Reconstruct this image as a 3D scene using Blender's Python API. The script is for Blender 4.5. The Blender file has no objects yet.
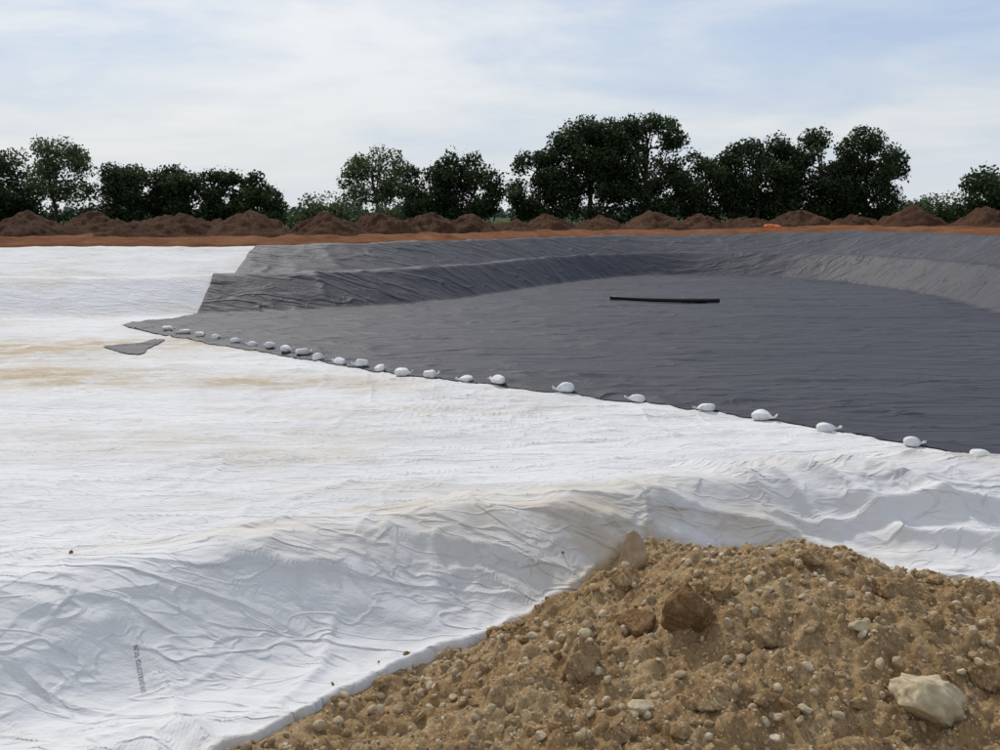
import bpy, bmesh, math, numpy as np
from mathutils import Vector
rng=np.random.default_rng(7)
R=math.radians
sc=bpy.context.scene
sc.view_settings.view_transform='Standard'
sc.view_settings.look='None'
sc.view_settings.exposure=0

# ---------------------------------------------------------------- noise
_T=np.random.default_rng(3).random(65536)
def vn(x,y,seed=0):
    xi=np.floor(x).astype(np.int64); yi=np.floor(y).astype(np.int64)
    fx=x-xi; fy=y-yi
    fx=fx*fx*fx*(fx*(fx*6-15)+10); fy=fy*fy*fy*(fy*(fy*6-15)+10)
    def h(a,b): return _T[((a*73856093)^(b*19349663)^(seed*83492791))&0xFFFF]
    return (h(xi,yi)*(1-fx)+h(xi+1,yi)*fx)*(1-fy)+(h(xi,yi+1)*(1-fx)+h(xi+1,yi+1)*fx)*fy
def fbm(x,y,seed=0,o=4):
    s=0;a=1;t=0
    for i in range(o):
        s=s+a*vn(x,y,seed+i); t+=a; a*=.5
        x,y=(x*.8-y*.6)*2.03+11.3,(x*.6+y*.8)*2.03-4.7
    return s/t
def ridged(x,y,seed=0,p=4):
    n=fbm(x,y,seed,2)
    return np.clip(1-np.abs(2*n-1)*1.6,0,1)**p
def sm(t):
    t=np.clip(t,0,1); return t*t*(3-2*t)
def seg_dist(x,y,P,closed=False):
    P=np.array(P,float)
    Q=np.roll(P,-1,axis=0) if closed else P[1:]
    A=P if closed else P[:-1]
    d=np.full(np.shape(x),1e9)
    for a,b in zip(A,Q):
        ab=b-a; L=(ab**2).sum()
        t=np.clip(((x-a[0])*ab[0]+(y-a[1])*ab[1])/L,0,1)
        d=np.minimum(d,np.hypot(x-a[0]-t*ab[0],y-a[1]-t*ab[1]))
    return d
def inside(x,y,P):
    P=np.array(P,float); c=np.zeros(np.shape(x),bool)
    for a,b in zip(P,np.roll(P,-1,axis=0)):
        cond=((a[1]>y)!=(b[1]>y))
        with np.errstate(divide='ignore',invalid='ignore'):
            xx=(b[0]-a[0])*(y-a[1])/(b[1]-a[1]+1e-12)+a[0]
        c^=cond&(x<xx)
    return c
def chaikin(P,n=2):
    P=np.array(P,float)
    for _ in range(n):
        Q=np.roll(P,-1,axis=0)
        P=np.stack([.75*P+.25*Q,.25*P+.75*Q],1).reshape(-1,2)
    return P
def mesh_np(name,V,F,mats,smooth=True,attrs=None,midx=None,link=True):
    V=np.asarray(V,np.float32); F=np.asarray(F,np.int32)
    k=F.shape[1]
    me=bpy.data.meshes.new(name)
    me.vertices.add(len(V)); me.vertices.foreach_set('co',V.ravel())
    me.loops.add(F.size); me.loops.foreach_set('vertex_index',F.ravel())
    me.polygons.add(len(F)); me.polygons.foreach_set('loop_start',np.arange(0,F.size,k,dtype=np.int32))
    if midx is not None: me.polygons.foreach_set('material_index',np.asarray(midx,np.int32))
    me.polygons.foreach_set('use_smooth',np.full(len(F),smooth))
    me.update(calc_edges=True); me.validate()
    for m in mats: me.materials.append(m)
    if attrs:
        for n,a in attrs.items():
            at=me.attributes.new(n,'FLOAT','POINT'); at.data.foreach_set('value',np.asarray(a,np.float32).ravel())
    ob=bpy.data.objects.new(name,me)
    if link: sc.collection.objects.link(ob)
    return ob
def gridF(nr,nc):
    i=np.arange(nr*nc).reshape(nr,nc)
    return np.stack([i[:-1,:-1],i[:-1,1:],i[1:,1:],i[1:,:-1]],-1).reshape(-1,4)

# ---------------------------------------------------------------- materials
def mat(name):
    m=bpy.data.materials.new(name); m.use_nodes=True
    nt=m.node_tree; b=nt.nodes['Principled BSDF']
    b.inputs['Specular IOR Level'].default_value=.2
    return m,nt,b
def N(nt,t,**k):
    n=nt.nodes.new(t)
    for a,v in k.items(): setattr(n,a,v)
    return n
def ramp(nt,src,stops):
    r=nt.nodes.new('ShaderNodeValToRGB'); e=r.color_ramp.elements
    while len(e)<len(stops): e.new(.5)
    for el,(p,c) in zip(e,stops): el.position=p; el.color=(*c,1) if len(c)==3 else c
    nt.links.new(src,r.inputs[0]); return r.outputs[0]
def noise(nt,scale,detail=5,rough=.55,sx=1,sy=1,rot=0,dist=0):
    tc=N(nt,'ShaderNodeTexCoord'); mp=N(nt,'ShaderNodeMapping')
    mp.inputs['Scale'].default_value=(sx,sy,1); mp.inputs['Rotation'].default_value=(0,0,rot)
    nt.links.new(tc.outputs['Object'],mp.inputs[0])
    n=N(nt,'ShaderNodeTexNoise'); n.inputs['Scale'].default_value=scale
    n.inputs['Detail'].default_value=detail; n.inputs['Roughness'].default_value=rough; n.inputs['Distortion'].default_value=dist
    nt.links.new(mp.outputs[0],n.inputs['Vector']); return n.outputs['Fac']
def math_(nt,op,a,b=None):
    n=N(nt,'ShaderNodeMath',operation=op)
    for i,v in enumerate((a,b)):
        if v is None: continue
        if isinstance(v,(int,float)): n.inputs[i].default_value=v
        else: nt.links.new(v,n.inputs[i])
    return n.outputs[0]
def mix(nt,f,a,b,blend='MIX'):
    n=N(nt,'ShaderNodeMix',data_type='RGBA',blend_type=blend)
    for i,v in ((0,f),(6,a),(7,b)):
        if isinstance(v,(int,float)): n.inputs[i].default_value=v
        elif isinstance(v,tuple): n.inputs[i].default_value=(*v,1)
        else: nt.links.new(v,n.inputs[i])
    return n.outputs[2]
def bump(nt,b,h,dist,strength=1,prev=None):
    n=N(nt,'ShaderNodeBump'); n.inputs['Distance'].default_value=dist; n.inputs['Strength'].default_value=strength
    nt.links.new(h,n.inputs['Height'])
    if prev is not None: nt.links.new(prev,n.inputs['Normal'])
    nt.links.new(n.outputs[0],b.inputs['Normal']); return n.outputs[0]
def attr(nt,name):
    return N(nt,'ShaderNodeAttribute',attribute_name=name).outputs['Fac']

# white geotextile
MW,nt,b=mat('white_geotextile')
base=ramp(nt,noise(nt,.5,5,.65,sx=.4,sy=1.5,rot=.3),[(.3,(.52,.515,.52)),(.5,(.595,.59,.592)),(.7,(.64,.635,.632))])
st=math_(nt,'MULTIPLY',attr(nt,'stain'),ramp(nt,noise(nt,1.1,6,.75,sx=.6,sy=1.2),[(.38,(0,0,0)),(.56,(1,1,1))]))
c=mix(nt,math_(nt,'MULTIPLY',st,.9),base,(.39,.295,.165))
sp=ramp(nt,noise(nt,7,4,.7),[(.62,(0,0,0)),(.76,(1,1,1))])
c=mix(nt,math_(nt,'MULTIPLY',sp,.17),c,(.36,.31,.25))
nt.links.new(c,b.inputs['Base Color']); b.inputs['Roughness'].default_value=.75
def crease(nt,scale,sx,sy,rot,w=.05,dist=.6):
    n=noise(nt,scale,2,.5,sx,sy,rot,dist)
    d=math_(nt,'ABSOLUTE',math_(nt,'SUBTRACT',n,.5))
    return ramp(nt,d,[(0,(1,1,1)),(w,(0,0,0))])
h1=crease(nt,.55,.35,2.0,.30,.035); h2=crease(nt,.9,.3,1.6,-.5,.03); h3=crease(nt,2.6,.6,1.2,1.1,.04); h4=crease(nt,4.5,.5,1.3,-.9,.035)
hs=math_(nt,'ADD',math_(nt,'MULTIPLY',h1,.5),math_(nt,'ADD',math_(nt,'MULTIPLY',h2,.4),math_(nt,'ADD',math_(nt,'MULTIPLY',h3,.30),math_(nt,'MULTIPLY',h4,.14))))
p=bump(nt,b,hs,.035,.85)
p=bump(nt,b,noise(nt,1.8,6,.58,sx=.6,sy=1.4,rot=.3),.08,.7,p)
p=bump(nt,b,noise(nt,160,1,.6),.0012,.35,p)

# black geotextile
MB,nt,b=mat('black_geotextile')
base=ramp(nt,noise(nt,.22,6,.68,sx=.5,sy=1.6,rot=.3),[(.3,(.031,.031,.041)),(.52,(.039,.039,.050)),(.78,(.050,.050,.062))])
seam=N(nt,'ShaderNodeTexWave',wave_type='BANDS',bands_direction='Y'); seam.inputs['Scale'].default_value=.065; seam.inputs['Distortion'].default_value=.6; seam.inputs['Detail'].default_value=1
tc=N(nt,'ShaderNodeTexCoord'); mp=N(nt,'ShaderNodeMapping'); mp.inputs['Rotation'].default_value=(0,0,.12)
nt.links.new(tc.outputs['Object'],mp.inputs[0]); nt.links.new(mp.outputs[0],seam.inputs['Vector'])
sl=ramp(nt,seam.outputs['Fac'],[(.0,(1,1,1)),(.012,(0,0,0))])
c=mix(nt,math_(nt,'MULTIPLY',sl,.5),base,(.02,.02,.026))
dust=ramp(nt,noise(nt,2.5,5,.75,sx=.6,sy=1.4),[(.60,(0,0,0)),(.78,(1,1,1))])
c=mix(nt,math_(nt,'MULTIPLY',dust,.12),c,(.14,.13,.13))
nt.links.new(c,b.inputs['Base Color']); b.inputs['Roughness'].default_value=.62; b.inputs['Specular IOR Level'].default_value=.25
h1=crease(nt,.30,.35,1.8,.25,.05); h2=crease(nt,.45,.4,1.4,-.6,.04); h3=crease(nt,1.1,.6,1.3,.2,.05)
hs=math_(nt,'ADD',math_(nt,'MULTIPLY',h1,.5),math_(nt,'ADD',math_(nt,'MULTIPLY',h2,.45),math_(nt,'MULTIPLY',h3,.15)))
p=bump(nt,b,hs,.09,.85)
p=bump(nt,b,noise(nt,1.1,5,.58,sx=.5,sy=1.5,rot=.25),.11,.65,p)

# close soil
def soilmat(name,dark,mid,light,sc1=1.0,bd=.02):
    m,nt,b=mat(name)
    c=ramp(nt,noise(nt,4*sc1,7,.7),[(.3,dark),(.5,mid),(.72,light)])
    v=N(nt,'ShaderNodeTexVoronoi'); v.inputs['Scale'].default_value=70*sc1
    tc=N(nt,'ShaderNodeTexCoord'); nt.links.new(tc.outputs['Object'],v.inputs['Vector'])
    s2=N(nt,'ShaderNodeSeparateColor'); nt.links.new(v.outputs['Color'],s2.inputs[0])
    sel=math_(nt,'MULTIPLY',math_(nt,'LESS_THAN',v.outputs['Distance'],.36),math_(nt,'GREATER_THAN',s2.outputs[0],.70))
    c=mix(nt,math_(nt,'MULTIPLY',sel,.65),c,tuple(min(1,x*1.4) for x in light))
    c=mix(nt,ramp(nt,noise(nt,60*sc1,3,.7),[(.35,(1,1,1)),(.55,(0,0,0))]),c,mix(nt,1.0,c,(.70,.65,.59),'MULTIPLY'))
    nt.links.new(c,b.inputs['Base Color']); b.inputs['Roughness'].default_value=.95; b.inputs['Specular IOR Level'].default_value=.1
    p=bump(nt,b,noise(nt,30*sc1,6,.75),bd,.8)
    p=bump(nt,b,noise(nt,150*sc1,3,.7),bd*.3,.9,p)
    return m
MS=soilmat('sandy_soil',(.235,.145,.068),(.37,.25,.13),(.48,.36,.215))
MH=soilmat('heap_soil',(.050,.026,.016),(.090,.046,.026),(.135,.074,.042),.12,.25)
MCL=soilmat('brown_clay_clod',(.18,.10,.045),(.27,.165,.08),(.36,.245,.135),1.5,.02)
def stonemat(name,a,bb,c_):
    m,nt,b=mat(name)
    c=ramp(nt,noise(nt,14,6,.7),[(.3,a),(.55,bb),(.75,c_)])
    c=mix(nt,attr(nt,'tone'),c,mix(nt,1.0,c,(.60,.51,.40),'MULTIPLY'))
    nt.links.new(c,b.inputs['Base Color']); b.inputs['Roughness'].default_value=.9
    bump(nt,b,noise(nt,50,6,.7),.008,.8); return m
MR=stonemat('pale_limestone',(.38,.30,.18),(.52,.44,.30),(.64,.57,.43))
MG=stonemat('mixed_gravel',(.34,.26,.16),(.52,.43,.30),(.70,.64,.52))

# ground
MGd,nt,b=mat('earth_and_grass')
earth=ramp(nt,noise(nt,.5,7,.72),[(.3,(.12,.048,.022)),(.5,(.21,.088,.040)),(.7,(.28,.14,.07))])
grass=ramp(nt,noise(nt,.15,7,.7),[(.3,(.030,.05,.016)),(.5,(.05,.075,.026)),(.75,(.09,.10,.045))])
f=ramp(nt,math_(nt,'ADD',attr(nt,'grass'),math_(nt,'MULTIPLY',math_(nt,'SUBTRACT',noise(nt,.4,5,.7),.5),1.2)),[(.4,(0,0,0)),(.6,(1,1,1))])
nt.links.new(mix(nt,f,earth,grass),b.inputs['Base Color']); b.inputs['Roughness'].default_value=.95; b.inputs['Specular IOR Level'].default_value=.05
bump(nt,b,noise(nt,2.5,7,.75),.3,.9)

def leafmat(name,dark,light,trans=.25):
    m,nt,b=mat(name)
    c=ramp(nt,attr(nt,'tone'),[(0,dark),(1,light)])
    nt.links.new(c,b.inputs['Base Color']); b.inputs['Roughness'].default_value=.6
    t=N(nt,'ShaderNodeBsdfTranslucent'); nt.links.new(c,t.inputs[0])
    ms=N(nt,'ShaderNodeMixShader'); ms.inputs[0].default_value=trans
    nt.links.new(b.outputs[0],ms.inputs[1]); nt.links.new(t.outputs[0],ms.inputs[2])
    nt.links.new(ms.outputs[0],nt.nodes['Material Output'].inputs[0]); return m
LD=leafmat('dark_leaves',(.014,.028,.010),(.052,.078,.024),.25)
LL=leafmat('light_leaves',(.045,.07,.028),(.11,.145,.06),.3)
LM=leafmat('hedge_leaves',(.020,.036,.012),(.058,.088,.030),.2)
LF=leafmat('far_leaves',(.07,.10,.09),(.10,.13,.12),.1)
MK,nt,b=mat('bark'); nt.links.new(ramp(nt,noise(nt,6,4,.7),[(.3,(.03,.022,.015)),(.7,(.08,.06,.045))]),b.inputs['Base Color']); b.inputs['Roughness'].default_value=.9
MP,nt,b=mat('black_plastic_pipe'); nt.links.new(ramp(nt,noise(nt,3,4),[(.3,(.008,.008,.009)),(.7,(.016,.016,.018))]),b.inputs['Base Color']); b.inputs['Roughness'].default_value=.45
MBag,nt,b=mat('woven_sack'); nt.links.new(ramp(nt,noise(nt,12,5,.6),[(.3,(.56,.56,.56)),(.7,(.74,.74,.74))]),b.inputs['Base Color']); b.inputs['Roughness'].default_value=.6
bump(nt,b,noise(nt,22,5,.6),.03,.8)
MTxt,nt,b=mat('printed_ink'); nt.links.new(ramp(nt,noise(nt,60,3),[(.4,(.05,.05,.06)),(.65,(.35,.35,.37))]),b.inputs['Base Color'])
MO,nt,b=mat('orange_netting'); nt.links.new(ramp(nt,noise(nt,6,3),[(.3,(.6,.12,.03)),(.7,(.75,.22,.08))]),b.inputs['Base Color'])

# ---------------------------------------------------------------- terrain
DEP=2.5
TOE=chaikin([(-60,-6),(-20,3.5),(-5.5,10),(-1,12.4),(3,13.2),(12,13.2),(19,16),(21,26),(20.8,38),(22.8,49),(21.5,61),(14,66),(8.5,65),(2.4,56),(-2.8,44.5),(-12.5,39.5),(-20,38.2),(-60,37)],2)
RIM=chaikin([(-62,-26),(-12,-.9),(-2.24,4.0),(-.55,4.95),(.6,5.5),(1.4,5.88),(3.26,6.05),(12,6.1),(23,7),(29.5,14),(31,26),(30.5,40),(31,56),(29.5,70),(20,76.5),(8,75),(-4.4,59),(-9,53.5),(-14,51.5),(-27,51),(-62,50)],1)
def sheet_z(x,y):
    it=inside(x,y,TOE); ir=inside(x,y,RIM)
    dt=seg_dist(x,y,TOE,True); dr=seg_dist(x,y,RIM,True)
    s=np.clip(dt/(dt+dr+1e-6),0,1)
    bench=np.interp(s+.015*(fbm(x*.2,y*.2,5)-.5)*2,[0,.012,.225,.25,.565,.59,.95,1],[0,.02,.555,.575,.475,.51,.985,1])
    plain=np.where(s<.1,s*s*5,np.where(s>.9,1-(1-s)**2*5,.05+(s-.1)*.9/.8))
    k=sm((y-16)/8)
    prof=plain*(1-k)+bench*k
    rz=.35*sm((x-15)/14)*sm((y-15)/20)+.10*(fbm(x*.12,y*.12,9)-.5)*sm((y-15)/20)
    z=-DEP+(DEP+rz)*prof
    z=np.where(it,-DEP,z)
    nearo=sm((14-y)/6)
    wd=np.interp(x,[-1,0,.8,2.0,2.8],[.75,.75,.50,.60,.95])
    crest=np.interp(x,[-1,1.5],[.06,.01])*np.exp(-(dr/.4)**2)*nearo
    zo=rz-.35*sm(dr/wd)*nearo
    z=np.where(ir,z,zo)+crest*(np.where(ir,1,1-sm(dr/wd)))
    return z,np.where(ir,-dr,dr),it,dt,s
EDGE=np.array([(-30,-24),(-8,-3.6),(-3,1.0),(-1.6,2.55),(-.95,3.3),(-.71,3.67),(-.45,3.95),(-.14,4.2),(.206,4.58),(.557,4.98),(.88,5.27),(1.4,5.36),(1.95,5.26),(2.29,5.08),(2.72,4.87),(3.5,4.65),(6,4.6),(60,4.6)])
def edge(x): return np.interp(x,EDGE[:,0],EDGE[:,1])+.07*(fbm(x*3,x*0+3,21,4)-.5)*2
def ridge(x,y,p0,p1,w,hh,pw=1.5):
    p0=np.array(p0);p1=np.array(p1);ab=p1-p0;L=(ab**2).sum()
    t=np.clip(((x-p0[0])*ab[0]+(y-p0[1])*ab[1])/L,0,1)
    wob=.03*np.sin(t*7+p0[0]*5)
    nrm=np.array([-ab[1],ab[0]])/math.sqrt(L)
    d=np.hypot(x-p0[0]-t*ab[0]-nrm[0]*wob,y-p0[1]-t*ab[1]-nrm[1]*wob)
    return hh*np.exp(-(d/w)**pw)*(.35+.65*np.sin(np.pi*np.clip(t,.03,.97)))
NEAR=[((-1.65,4.0),(-1.2,3.4),.035,.035),
 ((-1.30,3.40),(-1.0,3.28),.05,.055),((-1.45,3.3),(-1.15,3.18),.04,.045),((-1.6,3.25),(-1.25,3.05),.03,.03),
 ((1.25,6.6),(1.75,5.5),.05,.06),((1.45,6.5),(2.1,5.35),.04,.05),((1.7,6.6),(2.5,5.25),.06,.07),((2.1,6.5),(3.1,5.1),.05,.06),
 ((1.0,5.6),(2.4,5.3),.06,.06),((2.0,5.75),(3.6,5.45),.06,.08),((2.2,5.5),(3.4,5.15),.05,.07),((.2,5.2),(.9,5.35),.05,.04),((.75,5.8),(.9,5.3),.03,.03),
 ((2.3,6.9),(3.4,5.9),.06,.045),((2.6,6.4),(4.1,6.2),.06,.045),((.3,7.5),(1.6,6.2),.04,.03),((-.6,4.8),(.4,4.85),.04,.03),
 ((-.4,4.6),(.15,4.75),.025,.02),((-2.4,4.5),(-1.2,4.8),.05,.025),((-.9,5.4),(.2,6.1),.05,.02),((1.6,5.55),(2.6,5.6),.04,.05),((-.9,3.6),(-.75,4.3),.03,.02)]
def white_z(x,y):
    z,dr,it,dt,s=sheet_z(x,y)
    near=sm((11-y)/5)
    wx=x+.35*(fbm(x*.9,y*.9,31)-.5); wy=y+.35*(fbm(x*.9,y*.9,33)-.5)
    w=.022*near*ridged(wx*.9-wy*.5,wy*1.1+wx*.2,41,5)
    w+=.016*near*ridged(wx*2.2+wy*.9,wy*1.3-wx*.8,43,5)*sm((fbm(x*.8,y*.8,44)-.4)*5)
    w+=.010*near*ridged(wx*3.2-wy*1.5,wy*2.6+wx*1.5,141,5)*sm((fbm(x*1.1,y*1.1,144)-.42)*6)
    w+=.008*near*ridged(wx*2.0+wy*3.5,wy*2.0-wx*3.0,143,6)
    w+=.030*near*(fbm(x*1.0,y*1.0,47,3)-.5)*2
    w+=.006*near*(fbm(x*5,y*5,49,4)-.5)*2
    for r in NEAR: w=w+ridge(x,y,*r)
    mid=sm((y-6)/5)
    w2=.05*ridged(wx*.22+wy*.12,wy*.75-wx*.25,51,6)+.04*ridged(wx*.8,wy*.35+wx*.3,53,6)*sm((fbm(x*.25,y*.25,54)-.45)*6)
    w2+=.045*ridged(wx*.7-wy*.5,wy*1.2+wx*.4,57,5)*sm((fbm(x*.2+5,y*.2,58)-.42)*6)
    w2+=.03*ridged(wx*.3+wy*.2,wy*1.6-wx*.3,59,5)
    w2+=.06*(fbm(x*.5,y*.9,55,4)-.5)*2
    far=sm((y-36)/4)
    w=w+w2*mid*(1-.6*far)
    w=w+far*.07*ridged(x*.45+y*.1,y*.12+x*.05,61,2)*sm(dt*.5)
    q=(x*.45+y*.89)
    w=w+.010*sm((np.mod(q+.3*np.sin(x*.3),4.6)-.3)/.04)*near
    return z+w+.03

def axis(segments):
    out=[segments[0][0]]
    for a,bb,s0,s1 in segments:
        n=max(2,int(round((bb-a)/((s0+s1)/2))))
        t=np.linspace(0,1,n+1)[1:]
        tt=(s0*t+(s1-s0)*t*t/2)/((s0+s1)/2)
        out+=list(a+(bb-a)*tt)
    return np.array(out)
xs=axis([(-60,-30,1,.5),(-30,-10,.5,.12),(-10,-3.2,.12,.022),(-3.2,4.2,.020,.020),(4.2,10,.022,.12),(10,32,.12,.6)])
vs=axis([(0,2.6,.016,.020),(2.6,8,.020,.065),(8,24,.065,.17),(24,60,.17,.3)])
X,V=np.meshgrid(xs,vs)
line=np.array([(-60,58),(-11.6,58),(-11.5,36.5),(-9.87,32.5),(-2.6,26),(1.52,23.4),(5.84,20.3),(8.43,17.4),(14,13),(24,11),(32,11)])
cap=np.interp(X,line[:,0],line[:,1])
E=edge(X)
f=sm((V-4)/20); Y=(E+V)*(1-f)+(E+V*(58-E)/60.0)*f
Y=np.minimum(Y,cap)
Z=white_z(X,Y)
dE=Y-E
Z+= .022*np.exp(-((dE-.05)/.035)**2)*(.4+fbm(X*5,X*0,71,2)) 
Z-= .05*np.clip(1-dE/.02,0,1)
stain=np.exp(-((X+13)/4)**2-((Y-24.3)/1.8)**2)*1.2+.9*np.exp(-((X+5.5)/3)**2-((Y-23.5)/1.0)**2)+1.1*np.exp(-((X+17)/5)**2-((Y-29)/2)**2)+.8*np.exp(-((X+9)/6)**2-((Y-31)/2)**2)+.35*np.exp(-((X+6)/3)**2-((Y-17)/1.2)**2)+.35*np.exp(-((X-.3)/1.3)**2-((Y-5.3)/.4)**2)+.5*np.exp(-(dE/.08)**2)+.28*sm((fbm(X*.3,Y*.8,77)-.5)*6)+.6*np.exp(-((X-13)/7)**2-((Y-11)/1)**2)
F=gridF(*X.shape); yr=Y.ravel()
a03=np.abs(yr[F[:,0]]-yr[F[:,3]]); a12=np.abs(yr[F[:,1]]-yr[F[:,2]]); a01=np.abs(yr[F[:,0]]-yr[F[:,1]])
keep=~((a03<1e-4)&(a12<1e-4)); xr=X.ravel()
keep&=~((xr[F[:,0]]>-11.9)&(xr[F[:,0]]<-11.2)&((a01>1.2)|(np.abs(yr[F[:,3]]-yr[F[:,2]])>1.2)))
F=F[keep]
sheet=mesh_np('white_geotextile_sheet',np.stack([X,Y,Z],-1).reshape(-1,3),F,[MW],attrs={'stain':np.clip(stain,0,1)})

# black sheet
BL=np.array([(-14.5,35.8),(-9.87,30.9),(-2.6,24.5),(1.52,21.9),(5.84,18.7),(8.43,15.7),(12,12.4),(16,9.5),(24,9),(45,9)])
def blo(X): return np.interp(X,BL[:,0],BL[:,1])+.12*(fbm(X*1.3,X*0,81,3)-.5)*2
def black_z(x,y):
    z,dr,it,dt,s=sheet_z(x,y)
    wx=x+1.2*(fbm(x*.3,y*.3,91)-.5); wy=y+1.2*(fbm(x*.3,y*.3,92)-.5)
    bank=np.where(it,0,sm(dt/1.5))
    w=.05*ridged(wx*.12+wy*.1,wy*.5-wx*.13,93,5)+.04*ridged(wx*.3,wy*.7+wx*.25,94,5)+.05*(fbm(x*.25,y*.4,95,3)-.5)
    w=w*(1-.4*bank)
    w=w+bank*(.07*ridged(wx*.4+wy*.2,wy*.07,96,2)+.05*ridged(wx*.22-wy*.4,wy*.15+wx*.25,97,3))
    b0=z+w+.10
    wz=white_z(x,y); d=y-blo(x)
    k=sm((d-.4)/2.4)
    b1=(wz+.025+.03*sm(d/.4))*(1-k)+b0*k
    left=(1-sm((x+12.3)/2.5))
    b2=b1*(1-left)+(wz+.04)*left
    return np.where((x<-11.2)|(d<4),np.maximum(b2,wz+.04*sm(d/.4)+.02),b2)
xA=axis([(-14.5,-12.84,.05,.05)])
TX=np.array([-14.5,-13.2,-12.84]);TY=np.array([35.85,37.8,39.6])
Xa,Ta=np.meshgrid(xA,np.linspace(0,1,30))
la=blo(Xa);Ya=la+np.maximum(np.interp(Xa,TX,TY)-la,.01)*Ta
xB=axis([(-12.84,24,.13,.16),(24,34,.16,.4)])
UP=np.array([(-12.84,53),(-9,56),(-4.4,61),(8,78),(20,79.5),(30,74),(33,60),(34,20)])
Xb,Tb=np.meshgrid(xB,np.concatenate([np.linspace(0,.5,200),np.linspace(.5,1,160)[1:]]))
lb=blo(Xb);Yb=lb+(np.interp(Xb,UP[:,0],UP[:,1])-lb)*Tb
fade=np.clip(1-(Xb+12.84)/3,0,1)*sm((Yb-39.6)/1.5)
Xb2=Xb+fade*(.5*(fbm(Yb*.25,Yb*0,83,3)-.5)-.035*(Yb-39.6))
Vb=np.stack([np.concatenate([Xa.ravel(),Xb2.ravel()]),np.concatenate([Ya.ravel(),Yb.ravel()])],1)
Fb=np.concatenate([gridF(*Xa.shape),gridF(*Xb.shape)+Xa.size])
mesh_np('black_geotextile_sheet',np.column_stack([Vb,black_z(Vb[:,0],Vb[:,1])]),Fb,[MB])

# black off-cut lying on the white sheet
u=np.linspace(0,1,24); U,W=np.meshgrid(u,u)
A=np.array((-12.7,29.9));B=np.array((-11.3,31.7));C=np.array((-10.85,27.8))
P=A[None,None]*(1-U)[...,None]+(B*(1-W[...,None])+C*W[...,None])*U[...,None]
px,py=P[...,0],P[...,1]
px=px+.08*np.sin(py*2.5)*U; py=py+.08*np.sin(px*5)*U
mesh_np('black_geotextile_offcut',np.stack([px,py,white_z(px,py)+.02+.03*fbm(px*2,py*2,5)],-1).reshape(-1,3),gridF(24,24),[MB])

# ground sheet to the horizon
xs=axis([(-4000,-300,500,60),(-300,-70,30,3),(-70,-30,2,.8),(-30,40,.35,.35),(40,80,.8,3),(80,300,6,30),(300,4000,60,500)])
ys=axis([(-800,-60,120,8),(-60,-8,6,.6),(-8,8,.3,.3),(8,48,.5,.4),(48,92,.35,.35),(92,140,.8,2),(140,400,4,30),(400,6000,60,600)])
X,Y=np.meshgrid(xs,ys)
z,dr,it,dt,s=sheet_z(X,Y)
nearE=sm((16-Y)/4)
out=dr>0
berm=.16+.25*sm(dr/2.5)*(1-.6*sm((dr-6)/10))+.45*(fbm(X*.6,Y*.6,101)-.4)*sm(dr/1.0)
gz=np.where(out,z+(berm)*(1-nearE)-.14*nearE,z-.18)
gz=gz+np.where(Y>600,(Y-600)*.004*fbm(X*.002,Y*.001,7)*1.2,0)
gr=sm((dr-12)/5)*1.0+0*X
gr=np.where(out,gr,0); gr=np.where(Y<5,sm((dr-9)/4),gr)
mesh_np('ground',np.stack([X,Y,gz],-1).reshape(-1,3),gridF(*X.shape),[MGd],attrs={'grass':gr})
def ground_h(x,y):
    x=np.array([float(x)]);y=np.array([float(y)])
    return float(sheet_z(x,y)[0][0])+.3

# ---------------------------------------------------------------- foreground soil mound
def mound(x,y):
    e=edge(x); d=e-y
    ez=white_z(x,e)-.012
    k0=sm(d/.55)
    M=ez*(1-k0)+(-.26)*k0
    M=M+.34*np.exp(-((x-1.30)/.85)**2-((y-4.15)/.75)**2)*sm((d+.05)/.3)
    k=sm((d+.05)/.25)
    l=.10*(fbm(x*2.0,y*2.0,111,3)-.5)*2
    cl=np.abs(fbm(x*6,y*6,113,3)-.5)*2
    l=l+.050*(cl-.25)+.06*np.clip(fbm(x*8+3,y*8,115,2)-.5,0,1)*2
    l=l+.022*(np.abs(fbm(x*17+3,y*17,119,2)-.5)*2-.25)
    l=l+.030*(fbm(x*26,y*26,117,3)-.5)*2
    M=M+l*(.15+.85*k)
    sz=white_z(x,y)-.06
    ov=.06*np.exp(-((x-1.2)/.5)**2)+.10*(fbm(x*7,x*0,118,3)-.38)
    q=sm((y-e-ov+.02)/.10)
    return M*(1-q)+np.minimum(M,sz)*q
xs=axis([(-4,-1.6,.08,.013),(-1.6,4.0,.011,.011),(4.0,7,.013,.09)])
ys=axis([(-2.5,2.4,.12,.013),(2.4,5.0,.010,.010),(5.0,5.9,.012,.02)])
X,Y=np.meshgrid(xs,ys)
mesh_np('soil_mound',np.stack([X,Y,mound(X,Y)],-1).reshape(-1,3),gridF(*X.shape),[MS])
def mh(x,y): return float(mound(np.array([float(x)]),np.array([float(y)]))[0])

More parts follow.
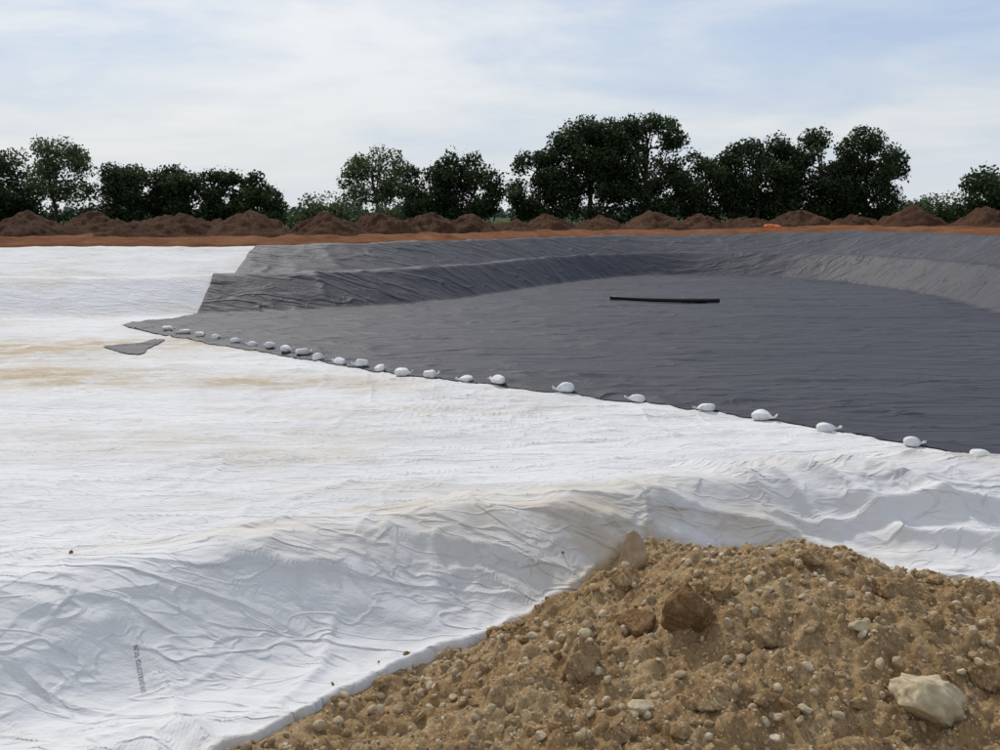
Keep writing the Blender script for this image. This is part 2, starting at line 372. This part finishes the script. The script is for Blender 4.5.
# rocks
def ico(sub):
    bm=bmesh.new(); bmesh.ops.create_icosphere(bm,subdivisions=sub,radius=1)
    V=np.array([v.co[:] for v in bm.verts]); F=np.array([[v.index for v in f.verts] for f in bm.faces]); bm.free(); return V,F
def rockV(V0,r,planes=9,lo=.55,hi=.95,nz=.0):
    V=V0.copy()
    for _ in range(planes):
        n=r.normal(size=3); n/=np.linalg.norm(n); c=r.uniform(lo,hi)
        dd=V@n-c; V=V-np.clip(dd,0,None)[:,None]*n*.93
    if nz:
        V=V*(1+nz*(fbm(V0[:,0]*3+V0[:,2]*2,V0[:,1]*3-V0[:,2],int(r.integers(900)),4)-.5)[:,None]*2)
    return V
def rotm(r):
    q=r.normal(size=4); q/=np.linalg.norm(q); w,x,y,z=q
    return np.array([[1-2*(y*y+z*z),2*(x*y-z*w),2*(x*z+y*w)],[2*(x*y+z*w),1-2*(x*x+z*z),2*(y*z-x*w)],[2*(x*z-y*w),2*(y*z+x*w),1-2*(x*x+y*y)]])
I2,F2=ico(2); I3,F3=ico(3)
def scatter(name,pts,sizes,m,seed,squash=.7,base=(None,None),nz=0):
    B,FB=base if base[0] is not None else (I2,F2)
    r=np.random.default_rng(seed); Vs=[];Fs=[];T=[]
    for i,((x,y,z),s_) in enumerate(zip(pts,sizes)):
        V=rockV(B,r,6,nz=nz)*np.array([1,r.uniform(.65,1),r.uniform(.5,.9)*squash/.7])*s_
        V=V@rotm(r).T+np.array([x,y,z])
        Vs.append(V); Fs.append(FB+i*len(B)); T.append(np.full(len(B),r.random()))
    return mesh_np(name,np.concatenate(Vs),np.concatenate(Fs),[m],smooth=False,attrs={'tone':np.concatenate(T)})
r=np.random.default_rng(5)
n=9500
gx=r.uniform(-1.5,3.8,n); gy=r.uniform(2.3,5.6,n)
ok=(edge(gx)-gy>-.03); gx=gx[ok];gy=gy[ok]
gz=mound(gx,gy); gs=.004+.024*r.random(len(gx))**5+.003*r.random(len(gx))
scatter('gravel',list(zip(gx,gy,gz+gs*.3)),gs,MG,8)
n=1500
gx=r.uniform(-1.5,3.8,n); gy=r.uniform(2.3,5.5,n); ok=(edge(gx)-gy>.0); gx=gx[ok];gy=gy[ok]
gz=mound(gx,gy); gs=.008+.042*r.random(len(gx))**4
scatter('soil_clods',list(zip(gx,gy,gz+gs*.1)),gs,MS,9,base=(I3,F3),nz=.25)
pw=[(-2.05,4.3,.014),(-.43,4.08,.020),(-.72,3.78,.010),(.35,5.0,.011),(-.55,4.0,.008)]
ax=np.array([p[0] for p in pw]);ay=np.array([p[1] for p in pw])
az=white_z(ax,ay)
scatter('loose_soil_crumbs',[(a,b_,c_+.005) for a,b_,c_ in zip(ax,ay,az)],[p[2] for p in pw],MCL,10)
I5,F5=ico(5)
def big(name,x,y,size,m,seed,sink=.25,nz=.10,rz=0,planes=10,lift=0):
    r=np.random.default_rng(seed)
    V=rockV(I5,r,planes,.5,.9,nz)*(1+.07*(fbm(I5[:,0]*9+I5[:,2]*5,I5[:,1]*9-I5[:,2]*4,seed,4)-.5)[:,None]*2)
    V=V*np.array(size)*.5
    c,s_=math.cos(rz),math.sin(rz)
    V=np.stack([V[:,0]*c-V[:,1]*s_,V[:,0]*s_+V[:,1]*c,V[:,2]],1)
    ob=mesh_np(name,V,F5,[m],attrs={'tone':np.full(len(V),.2 if m is not MG else .6)})
    ob.location=(x,y,mh(x,y)+size[2]*(.5-sink)+lift); return ob
big('standing_stone',.69,4.66,(.14,.12,.26),MG,61,.12,.10)
big('limestone_rock',1.63,3.36,(.32,.26,.23),MR,57,.30,.14,.3,12)
big('limestone_rock',1.48,3.66,(.085,.07,.06),MR,23)
big('limestone_rock',.54,3.36,(.10,.07,.07),MR,24)
big('limestone_rock',.38,3.92,(.07,.06,.05),MR,25)
big('limestone_rock',.85,3.0,(.06,.05,.05),MR,26)
big('limestone_rock',1.9,3.9,(.07,.05,.05),MR,27)
big('limestone_rock',1.30,4.35,(.07,.05,.05),MR,28)
big('limestone_rock',.15,3.2,(.05,.05,.04),MR,29)
big('limestone_rock',1.15,3.3,(.06,.05,.04),MR,30)
big('clay_boulder',.80,3.80,(.24,.18,.27),MCL,31,.24,.20)
big('clay_boulder',.62,3.95,(.20,.15,.12),MCL,32,.3,.18)
big('soil_lump',.34,3.66,(.18,.17,.19),MS,33,.3,.25)
big('soil_lump',1.10,3.7,(.16,.14,.12),MS,34,.35,.25)
big('soil_lump',.60,4.35,(.15,.12,.12),MS,35,.3,.25)
big('soil_lump',.12,3.55,(.14,.12,.10),MS,36,.35,.25)
big('soil_lump',1.25,3.15,(.22,.18,.14),MS,37,.35,.25)
big('soil_lump',1.95,3.5,(.16,.14,.12),MS,38,.35,.25)
big('soil_lump',.5,4.62,(.12,.10,.09),MS,39,.3,.25)
big('soil_lump',1.45,4.2,(.13,.12,.09),MS,40,.35,.25)
big('soil_lump',.98,3.95,(.12,.12,.14),MS,41,.3,.25)
big('soil_lump',.80,3.35,(.2,.14,.12),MS,42,.35,.25)
big('soil_lump',1.75,4.0,(.18,.14,.13),MS,43,.35,.25)
big('soil_lump',.45,3.2,(.17,.14,.12),MS,44,.35,.25)

# ---------------------------------------------------------------- sandbags
def sandbag(x,y,rot,seed):
    r=np.random.default_rng(seed)
    L=.36*r.uniform(.85,1.15); fat=r.uniform(.9,1.15); sk=r.uniform(-.25,.25)
    us=np.array([0,.015,.05,.12,.22,.36,.5,.62,.72,.79,.83,.86,.90,.95,1.0])
    rad=np.array([.0,.35,.62,.80,.9,1,1.0,.85,.58,.30,.16,.16,.30,.42,.46])
    nn=20; V=[]
    for uu,rr in zip(us,rad):
        rr=rr*(1+sk*math.sin(uu*6))
        for k in range(nn):
            a=2*math.pi*k/nn
            tail=uu>.84
            ca=math.copysign(abs(math.cos(a))**.8,math.cos(a)); sa=math.copysign(abs(math.sin(a))**.85,math.sin(a))
            yy=.13*rr*ca; zz=(.085*fat if not tail else .035)*rr*sa+ (.07 if uu<.7 else .07-.02*min(1,(uu-.7)/.1)+ (.22*(uu-.84) if tail else 0))
            w=1+.10*math.sin(3*a+seed)+(.22*math.sin(5*a+seed*2) if tail else 0)
            V.append(((uu-.45)*L*1.15,yy*w+sk*.06*math.sin(uu*4),max(zz*w,.004)))
    V=np.array(V); V[:,2]+=.03*(fbm(V[:,0]*10+seed,V[:,1]*10,seed,3)-.4)
    nr=len(us); F=[]
    for i in range(nr-1):
        for k in range(nn): F.append((i*nn+k,i*nn+(k+1)%nn,(i+1)*nn+(k+1)%nn,(i+1)*nn+k))
    ob=mesh_np('sandbag',V,np.array(F),[MBag])
    sd=ob.modifiers.new('s','SUBSURF'); sd.levels=1; sd.render_levels=1
    zz=float(black_z(np.array([x]),np.array([y]))[0]); zw=float(white_z(np.array([x]),np.array([y]))[0])
    ob.location=(x,y,max(zz,zw)-.012); ob.rotation_euler=(r.uniform(-.1,.1),r.uniform(-.08,.08),rot)
    k=r.uniform(.95,1.18); ob.scale=(k,k,k*r.uniform(.9,1.2))
bags=[(-12.0,33.7),(-11.06,32.6),(-10.2,31.7),(-9.52,31.2),(-8.6,30.3),(-7.9,29.6),(-7.18,28.9),(-6.47,28.1),(-5.88,27.7),(-5.25,26.9),(-4.55,26.15),(-3.86,25.65),(-3.22,24.96),(-2.56,24.3),(-1.8,23.9),(-.88,23.3),(-.07,22.9),(1.52,21.7),(3.05,20.6),(4.39,19.6),(5.41,18.8),(6.36,17.7),(7.5,16.5),(8.35,15.7),(9.3,14.7),(10.3,13.8),(11.4,12.9)]
for i,(x,y) in enumerate(bags):
    sandbag(x,y+.18,rng.uniform(-.9,.6)+(math.pi if rng.random()<.45 else 0),200+i)

# ---------------------------------------------------------------- pipe
def tube(name,pts,rad,m,inner=.8,nn=20):
    V=[];F=[]
    pts=[Vector(p) for p in pts]; n=len(pts)
    rings=[(p,rad) for p in pts]+[(p,rad*inner) for p in reversed(pts)]
    dirs=[(pts[min(i+1,n-1)]-pts[max(i-1,0)]).normalized() for i in range(n)]
    dirs=dirs+dirs[::-1]
    for (p,rr),d in zip(rings,dirs):
        s_=d.cross(Vector((0,0,1))).normalized(); u_=s_.cross(d)
        for k in range(nn):
            a=2*math.pi*k/nn; V.append(p+s_*math.cos(a)*rr+u_*math.sin(a)*rr)
    M=len(rings)
    for i in range(M):
        j=(i+1)%M
        for k in range(nn): F.append((i*nn+k,i*nn+(k+1)%nn,j*nn+(k+1)%nn,j*nn+k))
    return mesh_np(name,np.array([v[:] for v in V]),np.array(F),[m])
pz=-DEP+.22
tube('black_drainage_pipe',[(5.45+4.95*t_,46.4-1.7*t_-.7*math.sin(math.pi*t_),pz) for t_ in np.linspace(0,1,24)],.10,MP)

# ---------------------------------------------------------------- spoil heaps
def heap(x,y,w,h,seed):
    n=70; g=np.linspace(-1,1,n); GX,GY=np.meshgrid(g,g)
    GXw=GX+.25*(fbm(GX*1.5,GY*1.5,seed+50,2)-.5); rr=np.hypot(GXw*(1+.15*math.sin(seed)),GY)
    px=GX*w*.75;py=GY*w*.6
    z=h*np.clip(1-rr**1.2*1.05,0,1)**.85
    z=z+sm((1-rr)*2.5)*(.7*(fbm(px*.7+x,py*.7+y,seed,3)-.5)+.5*(fbm(px*2.2+x,py*2.2,seed+3,4)-.5)) -.25*sm((rr-.8)/.3)
    ob=mesh_np('spoil_heap',np.stack([px,py,z],-1).reshape(-1,3),gridF(n,n),[MH])
    ob.location=(x,y,ground_h(x,y)-.05); ob.rotation_euler=(0,0,seed*.7)
    return ob
hp=[(-35,58,5.2,1.4),(-29.6,60,5.6,1.7),(-25.6,61,4.8,1.6),(-21,60,5.8,1.65),(-18.2,62,4.2,1.1),(-15.7,60,5.6,1.7),(-11.2,62,5.2,1.6),(-8.2,65.5,4.8,1.6),(-5.0,69,5,1.6),(-2.2,71,4.6,1.55),(1.0,77,4.6,1.2),(4,81,5,1.5),(8.6,82,5.2,1.4),(13.4,83,6,1.9),(17.6,84,4.6,1.7),(21.5,83,4.4,1.2),(26,83,5,1.6),(29.8,80,4.2,1.3),(33.2,77,5.6,1.8),(36.0,70,5.4,1.7),(37.5,62,5.5,1.5),(38,52,5.5,1.5),(-41,58,5.5,1.5)]
for i,(x,y,w,h) in enumerate(hp): heap(x,y,w*.97,h*.98,i+2)

r=np.random.default_rng(3)
V=rockV(I5,r,8,.5,.9,.25)*np.array((.7,.3,.24))
ob=mesh_np('orange_safety_netting',V,F5,[MO]); ob.location=(22.4,78.6,ground_h(22.4,78.6)+.3)

# ---------------------------------------------------------------- trees
def leafquads(C,size,r,Nrm=None):
    n=len(C)
    a=r.normal(size=(n,3)); 
    if Nrm is not None: a=a*.8+Nrm
    a/=np.linalg.norm(a,axis=1)[:,None]
    u=np.cross(a,r.normal(size=(n,3))); u/=np.linalg.norm(u,axis=1)[:,None]; v=np.cross(a,u)
    s_=(size*r.uniform(.6,1.4,n))[:,None]
    w_=s_*r.uniform(.5,.9,n)[:,None]
    V=np.stack([C-u*s_,C-v*w_,C+u*s_,C+v*w_],1).reshape(-1,3)
    return V,np.arange(4*n).reshape(n,4)
def limb(p0,p1,r0,r1,nn=7,segs=5,r=None):
    V=[];F=[];p0=np.array(p0,float);p1=np.array(p1,float)
    d=p1-p0;L=np.linalg.norm(d);d/=L
    s_=np.cross(d,[.3,.9,.1]);s_/=np.linalg.norm(s_);u_=np.cross(s_,d)
    bend=r.normal(size=3)*L*.05
    for i in range(segs+1):
        t_=i/segs; c=p0+(p1-p0)*t_+bend*math.sin(math.pi*t_); rr=r0+(r1-r0)*t_
        for k in range(nn):
            a=2*math.pi*k/nn; V.append(c+s_*math.cos(a)*rr+u_*math.sin(a)*rr)
    for i in range(segs):
        for k in range(nn): F.append((i*nn+k,i*nn+(k+1)%nn,(i+1)*nn+(k+1)%nn,(i+1)*nn+k))
    return np.array(V),np.array(F)
def tree(name,x,y,h,w,m,seed,leaves=7000,size=.2,bottom=.12,lobes=34,fill=.6,spiky=0):
    r=np.random.default_rng(seed)
    cz=bottom*h+(1-bottom)*h*.42; up=h-cz; dn=cz-bottom*h
    cs=[];rs=[]
    while len(cs)<lobes:
        p=r.uniform(-1,1,3)
        if np.linalg.norm(p)>1: continue
        if r.random()<.45: p=p/np.linalg.norm(p)*r.uniform(.85,1)
        if p[2]<0: 
            k=.92/max(.35,math.sqrt(max(1e-3,1-p[2]**2))); p[:2]*=min(k,1.6)
        lr=r.uniform(.13,.25)*w*.5+.3
        c=np.array([p[0]*(w/2-lr*.6),p[1]*(w/2-lr*.6)*.8,cz+p[2]*((up if p[2]>0 else dn)-lr*.7)])
        cs.append(c);rs.append(lr)
    cs=np.array(cs);rs=np.array(rs); lt=r.random(lobes)
    Vs=[];Fs=[];mi=[];tn=[];off=0
    def add(V,F,k,t):
        nonlocal off
        Vs.append(V);Fs.append(F+off);mi.append(np.full(len(F),k));tn.append(t);off+=len(V)
    th=max(bottom*h*1.1,h*.3); tr=max(.1,h*.022)
    V,F=limb((0,0,-.4),(0,0,th),tr*1.3,tr*.85,9,5,r); add(V,F,0,np.zeros(len(V)))
    V,F=limb((0,0,th),(r.normal()*.2,r.normal()*.2,h*.85),tr*.85,tr*.15,7,5,r); add(V,F,0,np.zeros(len(V)))
    for c in cs[::2]:
        z0=r.uniform(th*.8,max(th*.9,min(c[2],h*.7)))
        V,F=limb((0,0,z0),c,tr*.45,tr*.08,5,4,r); add(V,F,0,np.zeros(len(V)))
    pr=rs**2/np.sum(rs**2); li=r.choice(lobes,leaves,p=pr)
    dv=r.normal(size=(leaves,3)); dv/=np.linalg.norm(dv,axis=1)[:,None]
    rad=rs[li]*(fill+(1.12-fill)*r.random(leaves)**.7)
    C=cs[li]+dv*rad[:,None]*np.array([1,1,.8])
    k=r.random(leaves)<.12
    C[k]+=dv[k]*(r.random(k.sum())*.4+.05*spiky)[:,None]*np.array([1,1,1+spiky])
    ok=C[:,2]>.05; C=C[ok];li=li[ok];dv=dv[ok]
    V,F=leafquads(C,size,r,dv*.7)
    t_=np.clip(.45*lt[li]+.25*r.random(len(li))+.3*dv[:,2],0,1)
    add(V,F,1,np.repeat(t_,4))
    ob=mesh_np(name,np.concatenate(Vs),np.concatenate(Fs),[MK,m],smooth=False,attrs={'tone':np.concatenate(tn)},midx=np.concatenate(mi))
    ob.location=(x,y,.3); return ob
T=[('broadleaf_tree',-50.1,95,7.9,11,LD,9500,.165,.02,40,.3,0),
('broadleaf_tree',-56,100,8.2,10,LD,5000,.2,.02,30,.3,0),
('ash_tree',-54,116,10.8,11,LL,6500,.16,.2,40,.4,0),
('hawthorn_tree',-38.6,100,7.4,9.2,LD,9500,.16,.0,40,.3,0),
('hawthorn_tree',-33.0,101,7.0,9.4,LD,9500,.16,.0,40,.3,0),
('hawthorn_tree',-28.4,101,7.1,5.8,LD,6000,.15,.0,26,.3,.6),
('hawthorn_tree',-24.0,98,6.0,6.0,LD,6000,.15,.0,28,.3,.4),
('ash_tree',-16.2,126,10.9,9.8,LL,7500,.16,.15,40,.4,0),
('hawthorn_tree',-7.6,105,8.1,7.6,LD,9000,.16,.0,36,.3,.8),
('hawthorn_tree',-3.4,105,9.2,8.0,LD,10000,.16,.0,40,.3,1.0),
('oak_tree',4.6,111,9.6,8.4,LD,10500,.165,.0,40,.3,0),
('oak_tree',10.6,112,13.4,11.5,LD,16000,.175,.04,54,.3,0),
('oak_tree',17.0,113,14.3,12.8,LD,19000,.175,.03,62,.3,0),
('oak_tree',25.0,116,9.6,10,LD,11500,.17,.0,42,.3,0),
('oak_tree',31.4,116,11.6,11.5,LD,15000,.175,.02,52,.3,0),
('oak_tree',38.6,116,12.0,11.5,LD,15000,.175,.02,52,.3,0),
('oak_tree',44.2,116,12.4,10.5,LD,14000,.175,.02,50,.3,0),
('hawthorn_tree',52.8,102,6.8,9.0,LD,8000,.16,.0,34,.3,0),
('oak_tree',-66,104,10,11,LD,6500,.22,.05,34,.4,0),
('oak_tree',66,112,10,12,LD,6500,.22,.05,34,.4,0)]
for i,a in enumerate(T):
    nm,x,y,h,w,m,lv,sz,bt,lb,fl,spk=a
    tree(nm,x,y,h,w,m,500+i,lv,sz,bt,lb,fl,spk)
def bushmass(name,pts,m,seed,per,size):
    r=np.random.default_rng(seed); Cs=[];tn=[];Nn=[]
    for (x,y,w,h) in pts:
        for _ in range(7):
            cx=x+r.uniform(-.4,.4)*w; cy=y+r.uniform(-.3,.3)*w; cz=r.uniform(.2,.7)*h; lr=r.uniform(.2,.4)*min(w,h*1.4)
            n=per//7; d=r.normal(size=(n,3)); d/=np.linalg.norm(d,axis=1)[:,None]
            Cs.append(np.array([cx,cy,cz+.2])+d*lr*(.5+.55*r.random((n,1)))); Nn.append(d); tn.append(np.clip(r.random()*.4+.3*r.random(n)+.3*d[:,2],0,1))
    C=np.concatenate(Cs);D=np.concatenate(Nn);t_=np.concatenate(tn); ok=C[:,2]>0
    V,F=leafquads(C[ok],size,r,D[ok]*.6)
    return mesh_np(name,V,F,[m],smooth=False,attrs={'tone':np.repeat(t_[ok],4)})
r=np.random.default_rng(77)
hd=[(x+r.uniform(-.6,.6),118+r.uniform(-2,2),r.uniform(3.5,5),r.uniform(1.8,2.8)) for x in np.arange(-75,-1,2.6)]+[(x+r.uniform(-.6,.6),120+r.uniform(-2,2),r.uniform(3.5,5),r.uniform(2.0,3.0)) for x in np.arange(4,80,2.6)]
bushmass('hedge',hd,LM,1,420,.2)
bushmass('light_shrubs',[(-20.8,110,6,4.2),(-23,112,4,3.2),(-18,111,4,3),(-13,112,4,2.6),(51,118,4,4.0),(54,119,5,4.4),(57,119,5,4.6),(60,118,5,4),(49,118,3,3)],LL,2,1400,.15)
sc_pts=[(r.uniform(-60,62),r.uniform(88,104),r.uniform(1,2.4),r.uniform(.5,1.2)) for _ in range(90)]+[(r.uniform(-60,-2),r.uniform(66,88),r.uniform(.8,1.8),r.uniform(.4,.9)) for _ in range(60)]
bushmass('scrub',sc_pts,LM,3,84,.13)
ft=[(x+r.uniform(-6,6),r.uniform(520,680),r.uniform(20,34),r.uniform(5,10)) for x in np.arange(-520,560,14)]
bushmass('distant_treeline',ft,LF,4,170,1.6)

# ---------------------------------------------------------------- printed text on the sheet
def printed(txt,x,y,ang,size):
    cu=bpy.data.curves.new('t','FONT'); cu.body=txt; cu.size=size
    o=bpy.data.objects.new('t',cu); sc.collection.objects.link(o)
    bpy.context.view_layer.update()
    me=bpy.data.meshes.new_from_object(o.evaluated_get(bpy.context.evaluated_depsgraph_get()))
    bpy.data.objects.remove(o)
    n=len(me.vertices); co=np.zeros(n*3); me.vertices.foreach_get('co',co); co=co.reshape(-1,3)
    c,s_=math.cos(ang),math.sin(ang)
    px=x+co[:,0]*c-co[:,1]*s_; py=y+co[:,0]*s_+co[:,1]*c
    co=np.stack([px,py,white_z(px,py)+.004],1); me.vertices.foreach_set('co',co.ravel()); me.update()
    me.materials.append(MTxt)
    ob=bpy.data.objects.new('printed_roll_label',me); sc.collection.objects.link(ob); ob.parent=sheet
printed('8/25 GEOTEXTILE',-1.60,3.86,R(-62),.026)
printed('8/25 GEOTEXTILE',1.52,6.02,R(-55),.035)
printed('8/25 GEOTEXTILE',2.9,6.5,R(-55),.035)

# ---------------------------------------------------------------- light
SUN_EL=45; SUN_AZ=-26
az=R(SUN_AZ); el=R(SUN_EL)
d=Vector((math.sin(az)*math.cos(el),math.cos(az)*math.cos(el),math.sin(el)))
L=bpy.data.lights.new('sun','SUN'); L.energy=2.55; L.angle=R(2.5); L.color=(1,.95,.88)
lo=bpy.data.objects.new('sun',L); sc.collection.objects.link(lo); lo.rotation_euler=d.to_track_quat('Z','Y').to_euler(); lo.location=d*50
w=bpy.data.worlds.new('World'); sc.world=w; w.use_nodes=True; nt=w.node_tree
bg=nt.nodes['Background']; bg.inputs['Strength'].default_value=.1
sky=N(nt,'ShaderNodeTexSky',sky_type='NISHITA'); sky.sun_disc=False; sky.sun_elevation=el; sky.sun_rotation=az; sky.dust_density=2.0; sky.air_density=1.0
tc=N(nt,'ShaderNodeTexCoord'); sx=N(nt,'ShaderNodeSeparateXYZ'); nt.links.new(tc.outputs['Generated'],sx.inputs[0])
zz=math_(nt,'ADD',math_(nt,'MAXIMUM',sx.outputs[2],0.0),.16)
cx=math_(nt,'DIVIDE',sx.outputs[0],zz); cy=math_(nt,'DIVIDE',sx.outputs[1],zz)
cb=N(nt,'ShaderNodeCombineXYZ'); nt.links.new(cx,cb.inputs[0]); nt.links.new(cy,cb.inputs[1])
mp=N(nt,'ShaderNodeMapping'); mp.inputs['Scale'].default_value=(.9,1.0,1); mp.inputs['Rotation'].default_value=(0,0,.5); mp.inputs['Location'].default_value=(5.3,1.7,0)
nt.links.new(cb.outputs[0],mp.inputs[0])
n1=N(nt,'ShaderNodeTexNoise'); n1.inputs['Scale'].default_value=1.0; n1.inputs['Detail'].default_value=9; n1.inputs['Roughness'].default_value=.58; n1.inputs['Distortion'].default_value=.3
nt.links.new(mp.outputs[0],n1.inputs['Vector'])
lft=math_(nt,'MULTIPLY',sx.outputs[0],-.15)
fac=math_(nt,'ADD',n1.outputs['Fac'],lft)
col=ramp(nt,fac,[(.32,(.46,.58,.80)),(.44,(.57,.67,.82)),(.53,(.72,.77,.84)),(.64,(.86,.875,.90))])
col=mix(nt,1.0,col,(10,10,10),'MULTIPLY')
col=mix(nt,.82,sky.outputs[0],col)
hz=ramp(nt,sx.outputs[2],[(.0,(.9,.9,.9)),(.15,(.1,.1,.1)),(.2,(0,0,0))])
col=mix(nt,hz,col,(7.3,7.6,7.8))
nt.links.new(col,bg.inputs['Color'])

# ---------------------------------------------------------------- camera
cam=bpy.data.cameras.new('camera'); cam.sensor_width=36; cam.lens=33.95; cam.clip_end=9000; cam.clip_start=.05
co=bpy.data.objects.new('camera',cam); sc.collection.objects.link(co)
co.location=(0,0,1.7); co.rotation_euler=(R(80.4),0,0); sc.camera=co
